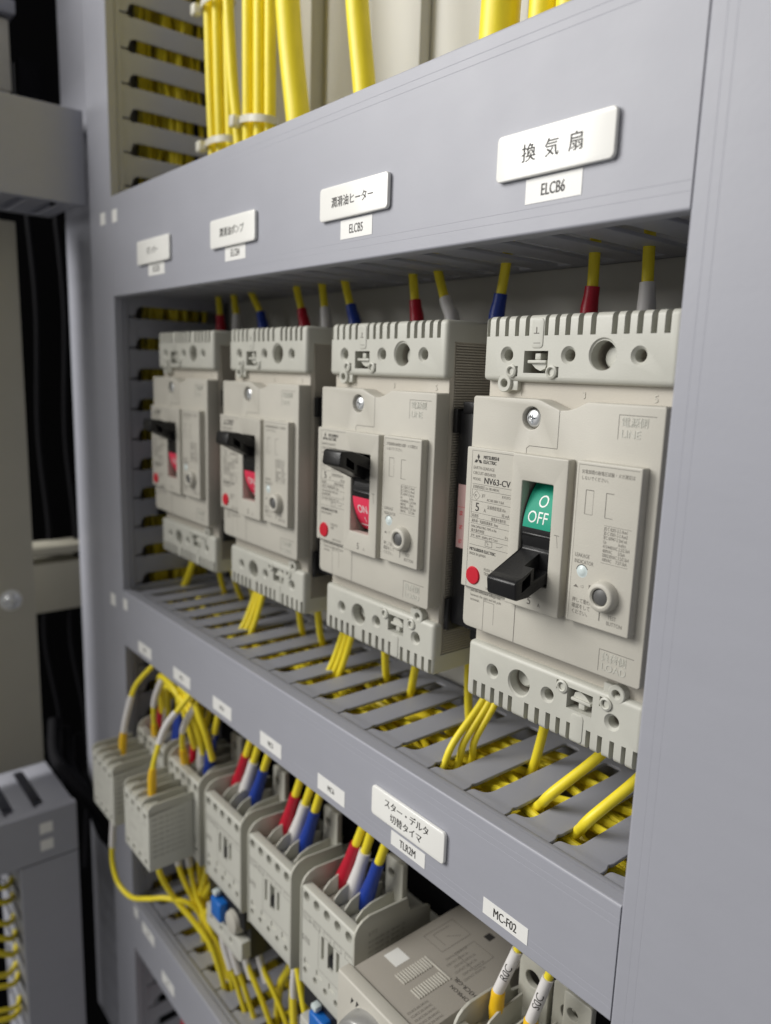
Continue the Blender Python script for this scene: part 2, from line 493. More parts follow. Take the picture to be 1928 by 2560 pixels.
shared = {}
def make_breaker(on):
    root = empty('circuit_breaker', 'x', 'circuit breaker', (0, 0, 0), 'row of four beige circuit breakers')
    S = shared
    def put(name, key, fn, material, parent=root, smooth=40):
        if key not in S: S[key] = fn()
        return link(name, S[key], material, parent, smooth)
    put('housing', 'body', lambda: housing_mesh(), M['body'])
    dk = []
    for flip in (0, 1):
        for x in (10.8, 36.7, 62.2):
            X, Z = (75 - x, -100.1 - 7.3) if flip else (x, 7.3)
            put('hole_shade', 'sh%d%d' % (flip, x), lambda: MB().lathe([(0, 2.2), (.02, 0)], (X, 33.5, Z)).mesh(), M['dark'])  # dark disc on the hole floor paints the shade of its depth
    def ribs():
        pts = []
        z = -112.0
        while z < 12:
            pts += [(74.3, z), (74.75, z + .15), (74.75, z + .6), (74.3, z + .75)]
            z += 1.05
        pts += [(73.8, 12), (73.8, -112)]
        return MB().prism(pts, 24.5, 82, XZ).mesh()
    put('ribbed_side', 'ribs', ribs, M['body'], smooth=0)
    pl = put('front_plate', 'plate', lambda: sheet([plate_outline(), rrect(26.8, 41, -69, -32.8, .5), circ(26.7, -13.3, 3.75, 32)], 7.2, .45, lambda u, v, w: (u, YP + w, v)), M['plate'])
    # parting lines of the screw flap
    t = TX(); t.rule(38.1, -10.1, 38.1, -22.4, .22).rule(38.1, -22.4, 26.6, -22.4, .22).rule(26.6, -22.4, 25.5, -23.3, .22).rule(25.5, -23.2, 25.5, -25.2, .22)
    t.rule(25.0, -76.5, 25.0, -91.5, .3).rule(10.2, -79.5, 10.2, -91.5, .16).rule(10.2, -80.3, 15.2, -80.3, .16).rule(15.2, -80.3, 15.2, -88, .12)
    t.build('parting_line', M['inkgrey'], pl, YP - .03)
    for n_, za, zb, zk, zl, kj, en in (('line_mark', -17.4, -10.1, -13.2, -16.7, '電源側', 'LINE'), ('load_mark', -90.2, -83, -86.2, -89.5, '負荷側', 'LOAD')):
        t = TX(); t.rule(60, zb, 72.3, zb, .2).rule(60, zb, 60, za, .2)
        t.build(n_ + '_edge', M['inkgrey'], pl, YP - .02)
        t = TX(); t.t(kj, 60.8, zk, 3.1, .98, ext=.06).t(en, 61, zl, 3.3, 1.0, ext=.06)
        t.build(n_, M['cap'], pl, YP - .07)
    t = TX()
    t.t('and the withstand voltage test', 3.5, -78.0, 1.5, .8).t('between the right and left pole', 3.5, -79.7, 1.5, .8).t('terminals.', 3.5, -81.4, 1.5, .8)
    t.build('lettering', M['inkgrey'], pl, YP - .04)
    put('nameplate_panel', 'lab', lambda: sheet([rrect(0, 23.5, -76.2, -25, .5)], 2.6, .3, lambda u, v, w: (u, YL + w, v)), M['plate'])
    def ctr():
        return sheet([rrect(22.9, 45.6, -76.7, -25, .5), rrect(27.5, 40.3, -67.7, -33.7, .4)], 4, .4, lambda u, v, w: (u, YC + w, v))
    put('handle_panel', 'ctr', ctr, M['plate'])
    put('test_panel', 'tst', lambda: sheet([rrect(48.7, 71.6, -75.8, -24.7, .5)], 4, .45, lambda u, v, w: (u, YT + w, v)), M['plate'])
    # printed nameplate
    lt = TX()
    lt.frame(2.6, 22.6, -76.0, -26.1, .1)
    cx = 5.6
    for a in (90, 210, 330):
        d = Vector((math.cos(math.radians(a)), math.sin(math.radians(a)))); n_ = Vector((-d.y, d.x)) * .62
        c = Vector((cx, -29.25)) + d * .02; e = c + d * 2.15; mid = (c + e) / 2
        lt.poly([tuple(c), tuple(mid - n_), tuple(e), tuple(mid + n_)])
    lt.b('MITSUBISHI', 8, -28.7, 1.75, .82).b('ELECTRIC', 8, -30.3, 1.75, .82)
    lt.b('NV63-CV', 8.8, -37.3, 3.1, .98, w=.08)
    lt.b('5', 5.2, -47.6, 4.4, .95, w=.08).b('MITSUBISHI ELECTRIC', 3.5, -62.2, 1.6, .82, w=.05)
    for z in (-37.9, -39.9, -43.9, -48.2, -50.2, -52.2, -55.6, -57.4, -60.0): lt.rule(3.4, z, 22.6, z, .1)
    lt.rule(3.4, -39.9, 3.4, -50.2, .1)
    lt.frame(11.0, 14.2, -59.5, -57.7, .12)
    lt.rule(16.2, -58.8, 18, -58.8, .12).rule(18, -58.8, 19.2, -58.1, .12)
    lt.build('lettering', M['ink'], root, YL - .04)
    lg = TX()
    lg.t('EARTH-LEAKAGE', 3.4, -32.6, 1.55, .85).t('CIRCUIT-BREAKER', 3.4, -34.5, 1.55, .85).t('MODEL', 3.4, -36.6, 1.4, .85)
    lg.t('定格使用電圧 Ue 100-440VAC', 3.6, -39.4, 1.35, .72).t('JET', 8.2, -42.2, 1.5, .8).t('RYOYO', 17.6, -41.4, 1.4, .8).t('AC100-200V 7.5kA', 10.6, -43.4, 1.35, .75)
    lg.t('A', 9.4, -47.5, 1.9, .8).t('定格感度電流 IΔn', 11, -46, 1.5, .75).t('30 mA', 17.8, -47.9, 1.7, .8)
    lg.t('高速形', 3.8, -49.8, 1.4, .8).t('衝撃波不動作形', 13.2, -49.8, 1.3, .75).t('過負荷・短絡保護兼用  3Imp', 3.8, -51.7, 1.35, .75)
    lg.t('MAX.OPERATING TIME at IΔn', 3.8, -53.7, 1.3, .72).t('最大動作時間', 3.8, -55.2, 1.35, .8).t('0.1s', 20, -55.2, 1.3, .7).t('3P3E  3φ3W  50/60Hz 40℃ Cat.A', 3.8, -57.0, 1.25, .72)
    lg.t('MADE IN JAPAN', 3.5, -63.8, 1.4, .8).t('PUSH TO', 11, -68.6, 1.6, .8).t('TRIP', 11, -70.1, 1.6, .8).t('LINE TO LOAD', 12.4, -75.1, 1.2, .8)
    lg.rule(5.6, -40.3, 7.3, -42, .1).rule(7.3, -42, 5.6, -43.7, .1).rule(5.6, -43.7, 3.9, -42, .1).rule(3.9, -42, 5.6, -40.3, .1).t('PS', 4.7, -42.5, 1.3, .8)
    lg.t('∿', 11.4, -59.1, 2, .9)
    lg.build('small_print', M['inkgrey'], root, YL - .05)
    t5 = TX(); t5.b('5', 32.7, -74.8, 3.9, .9, w=.06).t('A', 37.2, -74.8, 1.8, .9); t5.rule(42, -49.6, 44, -49.6, .2).rule(43, -49.6, 43.6, -53.5, .12)
    t5.build('rating', M['inkgrey'], root, YC - .04)
    tt = TX()
    tt.rule(49.7, -25.7, 70.6, -25.7, .14).rule(49.7, -25.7, 49.7, -75, .06)
    tt.t('充電部間の耐電圧試験・メガ測定は', 50.8, -28.3, 1.42, .82).t('しないでください。', 50.8, -30.2, 1.42, .82)
    tt.rule(52.9, -33.3, 55.7, -33.3, .22).rule(52.9, -33.3, 52.9, -40.8, .22).rule(52.9, -40.8, 55.7, -40.8, .12).rule(55.7, -33.3, 55.7, -40.8, .07)
    tt.rule(60.2, -33.4, 62.9, -33.4, .22).rule(60.2, -33.4, 60.2, -40.9, .22).rule(60.2, -40.9, 62.9, -40.9, .16)
    tt.rule(60.2, -43.2, 69.6, -43.2, .1).rule(60.2, -54.7, 69.4, -54.7, .1)
    for i, s_ in enumerate(('JIS C 8201-2-2 Ann1', 'JIS C 8201-2-2 Ann2', 'IEC 60947-2 2nd ed.', 'Ue               Icu/Ics', '415/440VAC 2.5/2.5kA', '400VAC       5/5kA', '200/230VAC 7.5/7.5kA', '100VAC     7.5/7.5kA')):
        tt.t(s_, 60.4, -44.6 - 1.36 * i, 1.5, .66)
    tt.t('LEAKAGE', 50.6, -54.5, 1.75, .74).t('INDICATOR', 50.6, -56.5, 1.75, .74)
    tt.t('押して動作', 50.8, -69.0, 1.7, .82).t('確認をして', 50.8, -70.9, 1.7, .82).t('ください。', 50.8, -72.8, 1.7, .82)
    tt.t('TEST', 64.2, -71.6, 1.75, .78).t('BUTTON', 63.8, -73.5, 1.75, .78)
    tt.rule(61.2, -69.6, 61.2, -72.9, .34).rule(60.2, -69.6, 62.4, -69.6, .3)
    tt.poly([(50.9, -64.3), (52.8, -64.3), (51.85, -63.4)]).poly([(56.6, -64.6), (57.9, -64.6), (57.9, -62.6), (56.6, -62.6)]).t('⇨', 53.6, -64.4, 2, .8)
    tt.build('test_panel_print', M['inkgrey'], root, YT - .04)
    put('trip_button', 'trip', lambda: MB().lathe([(-.4, 0), (-.4, 3.5), (-.1, 3.5), (.0, 3.3), (.25, 3.25), (.5, 3.0), (.55, 0)], (5.9, YL - .05, -71.4)).mesh(), M['red'])
    put('indicator_lens', 'led', lambda: MB().lathe([(-1, 2), (.02, 2), (.02, 1.75), (.35, 1.2), (.5, .6), (.55, 0)], (53.7, YT, -58.9)).mesh(), M['led'])
    t = TX(); [t.poly([(53.7 + 1.98 * math.cos(a0), -58.9 + 1.98 * math.sin(a0)), (53.7 + 1.98 * math.cos(a0 + .2), -58.9 + 1.98 * math.sin(a0 + .2)), (53.7 + 2.22 * math.cos(a0 + .2), -58.9 + 2.22 * math.sin(a0 + .2)), (53.7 + 2.22 * math.cos(a0), -58.9 + 2.22 * math.sin(a0))]) for a0 in [i * .2 for i in range(2, 15)]]
    t.build('lens_rim', M['ink'], root, YT - .035)
    put('test_button_collar', 'col', lambda: MB().lathe([(-.3, 5.0), (1.6, 4.75), (2.6, 4.45), (3.0, 4.0), (3.05, 3.2), (2.7, 2.75), (1.0, 2.6)], (62.5, YT, -64.8), n=40).mesh(), M['plate'])
    put('test_button', 'tb', lambda: MB().lathe([(.6, 2.58), (2.2, 2.5), (2.45, 2.2), (2.5, 0)], (62.5, YT, -64.8)).mesh(), M['btn'])
    put('screw_well', 'well', lambda: MB().lathe([(0, 4.2), (.05, 0)], (26.7, YP + 3.4, -13.3)).mesh(), M['body'])
    def screw():
        me = MB().lathe([(-2, 2.8), (.1, 2.9), (.55, 2.6), (.85, 1.6), (.95, 0)], (26.7, YP + 1.5, -13.3)).mesh()
        return boolean(me, MB().box(26.7 - 1.7, 26.7 + 1.7, YP - 2, YP + 1.1, -13.6, -13.0).box(26.4, 27.0, YP - 2, YP + 1.15, -15.0, -11.6).mesh())
    sc_ = put('screw', 'scr', screw, M['metal'])
    # rocker, flag, handle
    zc, Rr = -50.7, 24.0
    yc = 12.2 + Rr
    def arc(z, e=0): return yc - math.sqrt(max(0, Rr * Rr - (z - zc) ** 2)) - e
    def rocker():
        zs = [-68.2 + i * (35.0 / 16) for i in range(17)]
        pts = [(arc(z), z) for z in zs] + [(arc(zs[-1]) + 2, zs[-1]), (24, zc), (arc(zs[0]) + 2, zs[0])]
        return MB().prism(pts, 27.9, 39.9, YZ).mesh()
    put('rocker', 'rock', rocker, M['black'])
    put('handle_well', 'hw', lambda: MB().box(27.2, 40.6, 21.2, 21.6, -67.9, -33.5).mesh(), M['body'])
    sgn = 1 if on else -1
    key = 'on' if on else 'off'
    zz = lambda z: z if not on else 2 * zc - z           # the OFF pose mirrored for ON
    def flag():
        zs = [-49.0 + i * (14.9 / 10) for i in range(11)]
        pts = [(arc(zz(z), .12), zz(z)) for z in zs] + [(arc(zz(z), -.4), zz(z)) for z in reversed(zs)]
        return MB().prism(pts, 28.3, 39.8, YZ).mesh()
    fl = put('status_flag', 'flag' + key, flag, M['pinkred' if on else 'green'])
    w = lambda c: Vector((c.x, arc(c.z, .17), c.z))
    t = TX()
    if on: t.t('ON', 34.2, -59.2, 5.0, .84, 'CENTER').t('I', 34.2, -63.4, 3.6, 1, 'CENTER').rule(29.2, -64.9, 39.2, -64.9, .6)
    else: t.t('O', 34.7, -41.9, 5.6, .92, 'CENTER').t('OFF', 34.0, -47.2, 5.6, .86, 'CENTER')
    t.build('flag_lettering', M['white'], fl, 0, w)
    def handle():
        P = [(15.6, -50.2), (12.3, -50.4), (11.6, -51.2), (12.8, -52.6), (12.6, -56.6), (-1.0, -62.6), (-3.4, -63.4), (-4.2, -64.2), (-3.6, -69.0), (-2.8, -69.8), (2.5, -69.6), (15.6, -65.0)]
        me = MB().prism([(y, zz(z)) for y, z in P], 28.3, 40.3, YZ, .45).mesh()
        ct = MB()
        for y0, y1, z0, z1 in ((4.8, 12.0, -64.2, -58.2), (-.6, 3.4, -67.4, -63.8)):
            z0, z1 = sorted((zz(z0), zz(z1)))
            sl = sgn * 0
            ct.prism([(y0, z0), (y1, z0 + (2.0 if not on else -2.0)), (y1, z1 + (2.6 if not on else -2.6)), (y0, z1)], 36.2, 45, YZ)
        return boolean(me, ct.mesh())
    put('handle', 'hand' + key, handle, M['black'])
    # terminal covers
    tm = MB()
    u = put('terminal_cover', 'cap', cap_mesh, M['cap'], smooth=35)
    put('latch', 'tabs', cap_tabs, M['cap'], u)
    put('tab', 'emb', tab_emboss, M['cap'], u)
    l = put('terminal_cover', 'cap', cap_mesh, M['cap'], smooth=35)
    put('latch', 'tabs', cap_tabs, M['cap'], l)
    put('tab', 'emb', tab_emboss, M['cap'], l)
    l.rotation_euler = (0, math.pi, 0)
    l.location = (75 * MM, 0, -100.1 * MM)
    t = TX(); t.t('⊥', 22.2, 14.2, 3.2, 1, ext=.1).rule(22.4, 11.2, 25.2, 11.2, .2)
    t.build('tab_mark', M['inkgrey'], u, YK - .3)
    for n_, x_ in (('1', 15), ('3', 41), ('5', 66.5)):
        TX().t(n_, x_, -6.2, 3.2, 1, ext=.1).build('pole_mark', M['plate'], root, 21.9)
    # black side module with pink sticker
    sm = put('side_module', 'mod', lambda: MB().box(-17.2, .4, 25.5, 70, -98, -13.5, .6).box(-18.9, -16.5, 23.6, 40, -22, -12.6, .4).box(-18.9, -16.5, 23.6, 40, -101, -88, .4).box(-10, .2, 30, 60, -104, -97, .5).box(-15, -1, 24.8, 30, -14.2, -9.8, .6).mesh(), M['black'])
    st = put('pink_sticker', 'pk', lambda: MB().box(-15.6, -6.2, 25.3, 25.6, -66.5, -41.5).mesh(), M['pink'], sm)
    t = TX()
    for s_, z in (('98', -52.5), ('96', -58), ('95', -63.6)): t.t(s_, -12.6, z - 1.2, 2.4, .8, rot=90)
    for s_, z in (('8', -52.5), ('D', -58), ('C', -63.6)): t.t(s_, -9.8, z - .8, 2.0, .8, rot=90)
    t.rule(-15.4, -50.3, -6.4, -50.3, .15)
    t.build('sticker_print', M['red'], st, 25.25)
    return root

BX = [-473.5, -379.3, -285.05, -190.8]
BL = ['beige breaker with red ON flag, farthest from the green OFF one',
      'beige breaker with red ON flag under the plate tagged ELCB4',
      'beige breaker with red ON flag standing beside the green OFF breaker',
      'beige breaker with green OFF flag and lowered handle under the ELCB6 tag']
b_on = make_breaker(True)
b_on.location = Vector((BX[0], 0, 0)) * MM; b_on['label'] = BL[0]
for i in (1, 2): dup(b_on, (BX[i], 0, 0), BL[i])
b_off = make_breaker(False)
b_off.location = Vector((BX[3], 0, 0)) * MM; b_off['label'] = BL[3]

# ------------------------------------------------------------------ nameplates and tape labels
def nameplate(x0, x1, z0, z1, lines, size, label, sx=.9, sp=0):
    o = sheet([rrect(x0, x1, z0, z1, 1.6)], 1.6, .4, lambda u, v, w: (u, -1.65 + w, v))
    o = tag(link('nameplate', o, M['name']), label, 'nameplate', 'white engraved nameplates')
    t = TX()
    for i, s_ in enumerate(lines):
        z = (z0 + z1) / 2 - size * .36 + (len(lines) - 1) * size * .62 - i * size * 1.24
        t.b(s_, (x0 + x1) / 2, z, size, sx, 'CENTER', w=.09)
    t.build('lettering', M['ink'], o, -1.69)
    return o
nameplate(-453, -408.4, 57, 70.4, ['ダンパー'], 4.4, 'white nameplate reading ダンパー, farthest left on the upper duct')
nameplate(-360, -316.4, 57, 70.4, ['潤滑油ポンプ'], 4.4, 'white nameplate reading 潤滑油ポンプ on the upper duct')
nameplate(-265, -222.4, 58, 70.6, ['潤滑油ヒーター'], 4.2, 'white nameplate reading 潤滑油ヒーター on the upper duct')
nameplate(-170.4, -128.4, 57.8, 71, ['換  気  扇'], 5.4, 'white nameplate reading 換気扇 above the OFF breaker', 1.0)
nameplate(-221, -178, -178.6, -169.2 + 3.4, ['スター・デルタ', '切替タイマ'], 4.0, 'white nameplate reading スター・デルタ 切替タイマ on the lower duct', .95)

def tape(x0, x1, z0, z1, txt, size, label, group='small white tape labels', f=None, y=-.14, sx=.68):
    o = tag(MB().box(x0, x1, y, -.002, z0, z1).build('tape_label', M['tape']), label, 'label', group)
    if txt:
        t = TX(); t.b(txt, (x0 + x1) / 2, (z0 + z1) / 2 - size * .4, size * 1.14, sx, 'CENTER', w=.1); t.build('lettering', M['ink'], o, y - .02)
    return o
for i, (x0, x1, n_) in enumerate(((-440.3, -418, 'ELCB3'), (-347.3, -327.4, 'ELCB4'), (-252.6, -232.8, 'ELCB5'), (-159.4, -139.2, 'ELCB6'))):
    tape(x0, x1, 50.4, 57.4, n_, 4.1, 'small white tape label printed %s under a nameplate' % n_)
for x0, x1, n_ in ((-471.5, -450.4, 'MC2'), (-416.8, -393.8, 'MC3'), (-364.8, -343.6, 'MC4'), (-313.2, -293.1, 'MC5'), (-261.8, -241.2, 'MC6')):
    tape(x0, x1, -187.2, -179.8, n_, 3.3, 'small white tape label printed %s above a contactor' % n_)
tape(-209.6, -189.4, -187.2, -181.0, 'TLR2M', 4.2, 'small white tape label printed TLR2M under the star delta plate')
tape(-158.9, -138.7, -186.6, -180.4, 'MC-F02', 4.2, 'small white tape label printed MC-F02 near the lower duct right end')
for i, (x0, x1, z0, z1) in enumerate(((-479, -458, -402.5, -394.5), (-446, -426, -419.5, -411.5), (-386, -366, -421, -413))):
    tape(x0, x1, z0, z1, 'MC', 3.2, ('small white tape label at the left end of the bottom duct', 'second small white tape label along the bottom duct', 'third small white tape label on the bottom duct, at frame edge')[i])
for x0, x1, z0, z1, l in ((-515.6, -506.8, 87, 94.4, 'tiny white tag on tall duct beside the upper duct end'), (-494.9, -486.6, 86.3, 93.8, 'tiny white tag on the left end of the upper duct'),
                          (-520.5, -511.5, -167, -158.6, 'tiny white tag on tall duct beside the lower duct end'), (-498.0 + 1.6, -489.4, -164.4, -156.8, 'tiny white tag on the left end of the lower duct'), (-494.5, -487, -399, -391.5, 'tiny white tag on the left end of the bottom duct')):
    o = tape(x0, x1, z0, z1, '', 2, l, 'tiny white alignment tags')
for z, l in ((-338.5, 'upper of two pale tags at bottom left on side duct'), (-352, 'lower of two pale tags at bottom left on side duct')):
    o = tag(MB().box(-540 + .005, -540 + .16, -50.5, -41.5, z, z + 8.2).build('tape_label', M['pink'] if 0 else M['tape']), l, 'label', 'tiny white alignment tags')

# ------------------------------------------------------------------ wires
def wire(name, label, pts, r, group, sleeves=(), cat='wire', material='yellow', k=8):
    P = spline(pts, k)
    o = tag(MB().tube(P, r, 12).build(name, M[material]), label, cat, group)
    for nm, m_, path, rr in sleeves:
        Q = spline(path, 6)
        if isinstance(rr, tuple):
            n = len(Q)
            rs = []
            for i in range(n):
                t = i / (n - 1) * (len(rr) - 1); a = min(int(t), len(rr) - 2)
                rs.append(rr[a] + (rr[a + 1] - rr[a]) * (t - a))
        else: rs = rr
        MB().tube(Q, rs, 14).build(nm, M[m_], o)
    return o

# supply wires dropping out of the upper duct onto the breakers
y = 54
f = 1.295
sup = [[(-352.3, -353, -355, 'red'), (-336, -336.4, -339.5, 'white'), (-311.5, -313.8, -323, 'blue')],
       [(-277.3, -279.6, -284.5, 'red'), (-261.2, -262.5, -265, 'white'), (-242.2, -245, -249.6, 'blue')],
       [(-206, -207.3, -209.2, 'red'), (-188.6, -192.1, -196.6, 'white'), (-168.2, -167.1, -165.4, 'blue')],
       [(-133.6, -133.1, -133.2, 'red'), (-115.7, -116, -116.5, 'white'), (-97, -97.5, -98, 'blue')]]
where = ['farthest from the OFF breaker', 'of the breaker tagged ELCB4', 'of the breaker tagged ELCB5', 'of the OFF breaker']
CN = dict(red='sred', white='swhite', blue='sblue')
for i, row in enumerate(sup):
    for a, b, c, cn in row:
        X0, X1, X2 = a * f, b * f, c * f
        lx = (X0 - X1) / 8.0
        top = (X2 + (X2 - X1) * 1.6, y, 72)
        wire('wire', 'yellow wire with %s sleeve at the top %s' % (cn, where[i]), [top, (X2, y, 46), (X1, y, 32), (X0, y, 24), (X0 + lx * 6, y, 10)], 2.05,
             'supply wires above the breakers', [('sleeve', CN[cn], [(X1, y, 32.8), (X1 + (X0 - X1) * .35, y, 29.5), (X0, y, 25), (X0 + lx * 3, y, 17)], (2.7, 2.75, 3.2, 3.3))])

# load wires leaving the breakers downwards into the lower duct
def load(label, x0, xs, ys, r=1.75, y0=50, z1=-183, bow=0.0, zs=-156):
    pts = [(x0, y0, -112), (x0 + (xs - x0) * .25, y0 + (ys - y0) * .18, -130), (x0 + (xs - x0) * .68, y0 + (ys - y0) * .62 - bow, -147), (xs, ys, zs - 1), (xs + (xs - x0) * .5, ys + (ys - y0) * .3 - 1, -170), (xs + (xs - x0) * .8 - 6, ys, z1)]
    return wire('wire', label, pts, r, 'load wires below the breakers')
load('yellow wire pair leaning forward below the farthest breaker', -484, -496.0, 43, 2.6)
load('short yellow wire between the farthest two breakers', -457, -468.5, 62)
load('short yellow wire at the left corner of breaker tagged ELCB4', -438, -447.5, 64)
load('short yellow wire behind the slanted trio below the second breaker', -414, -427.5, 64)
for d, l in ((-3.6, 'leftmost'), (0, 'middle'), (3.6, 'rightmost')):
    load('%s yellow wire of the slanted trio below breaker tagged ELCB4' % l, -386 + d, -388 + d * .75, 33 + d * .6, 1.75, 45)
load('straight yellow wire right of the slanted trio below breaker ELCB4', -357, -366.2, 60, 1.9)
load('yellow wire dropping between breakers tagged ELCB4 and ELCB5', -337, -345.5, 60, 2.0)
for d, l in ((-3.4, 'leftmost'), (0, 'middle'), (3.4, 'rightmost')):
    load('%s yellow wire of the slanted trio below breaker tagged ELCB5' % l, -298 + d, -305.6 + d * .75, 39 + d * .5, 1.7, 46)
load('straight yellow wire below the middle of breaker tagged ELCB5', -276.5, -284.5, 58, 2.0)
load('yellow wire below the right end of breaker tagged ELCB5', -250, -263.5, 56, 2.0)
load('straight thick yellow wire at the left end of the OFF breaker', -219.5, -221.5, 55, 1.85)
for d, l in ((-3.2, 'leftmost'), (0, 'middle'), (3.0, 'rightmost')):
    load('%s yellow wire of the curved trio below the OFF breaker' % l, -197 + d * .8, -200.6 + d * .5, 27 + d * 2.2, 1.5, 46, bow=5)
load('yellow wire below the middle of the OFF breaker', -173, -180.2, 50, 2.0)
load('thick yellow wire curving forward below the OFF breaker', -136.5, -160.2, 28, 1.95, 47, bow=9)
load('thick yellow wire curving forward beside the right vertical duct', -120, -141.5, 26, 1.95, 46, bow=9)

# bundles and cables rising above the upper duct
def riser(name, label, x1, x0, y0, y1, r, group, lean=0):
    return wire(name, label, [(x1, y1, 330), (x1 + (x0 - x1) * .12, y1, 230), (x1 + (x0 - x1) * .5, (y0 + y1) / 2, 165), (x0, y0, 118), (x0 + lean, y0, 70)], r, group, cat='cable' if r > 3 else 'wire')
nm5 = ['leftmost', 'second', 'middle', 'fourth', 'rightmost']
for i in range(5):
    riser('wire', '%s yellow wire of the tied bundle next to the vertical duct' % nm5[i], -443 + i * 5.2, (-437 + i * 4.6) if i < 4 else -406, 40 + (i % 2) * 4, 40 + (i % 2) * 4, 3.0, 'yellow wires in the left tied bundle')
for i in range(4):
    riser('wire', '%s yellow wire of the second tied bundle above the upper duct' % ['leftmost', 'second', 'third', 'rightmost'][i], -396 + i * 6.0, -396 + i * 6.0, 40 + (i % 2) * 3, 40 + (i % 2) * 3, 3.2, 'yellow wires in the second tied bundle')
riser('cable', 'thick yellow cable right of the second tied bundle', -364, -345, 40, 40, 6.2, 'thick yellow cables above the upper duct', 6)
riser('cable', 'lone thick yellow cable in the middle above the upper duct', -308, -291, 40, 40, 5.2, 'thick yellow cables above the upper duct', 6)
riser('cable', 'leftmost thick yellow cable at the top right above the duct', -207, -210, 38, 38, 7.2, 'thick yellow cables above the upper duct')
riser('cable', 'middle thick yellow cable at the top right above the duct', -193, -195, 44, 44, 5.2, 'thick yellow cables above the upper duct')
riser('cable', 'rightmost thick yellow cable at the top right above the duct', -182, -183, 44, 44, 5.0, 'thick yellow cables above the upper duct')

def tie(label, cx, cz, w, d, cy=41, tilt=0):
    o = empty('cable_tie', label, 'cable tie', (cx, cy, cz), 'white cable ties')
    pts = [(w * math.cos(a), d * math.sin(a), 0) for a in [2 * math.pi * i / 28 for i in range(29)]]
    mb = MB()
    A = []
    for i in range(28):
        a = 2 * math.pi * i / 28; c, s_ = math.cos(a), math.sin(a)
        A.append([mb.bm.verts.new(((w + e) * c, (d + e) * s_, z)) for e, z in ((0, -1.8), (.8, -1.8), (.8, 1.8), (0, 1.8))])
    for i in range(28):
        p, q = A[i], A[(i + 1) % 28]
        for k in range(4): mb.bm.faces.new((p[k], p[(k + 1) % 4], q[(k + 1) % 4], q[k]))
    mb.build('strap', M['tie'], o)
    MB().box(-w - 5.2, -w + .5, -d * .75 - 2.6, -d * .75 + 2.6, -3.2, 3.2, 1.2, 3).build('head', M['tie'], o)
    o.rotation_euler = (0, math.radians(tilt), 0)
tie('white cable tie at the top of the left bundle', -432, 203, 14.5, 7)
tie('white cable tie low on the left bundle near duct', -429, 128, 13, 7, tilt=0)
tie('white cable tie around the second bundle', -387, 131, 13.5, 7.5, tilt=8)

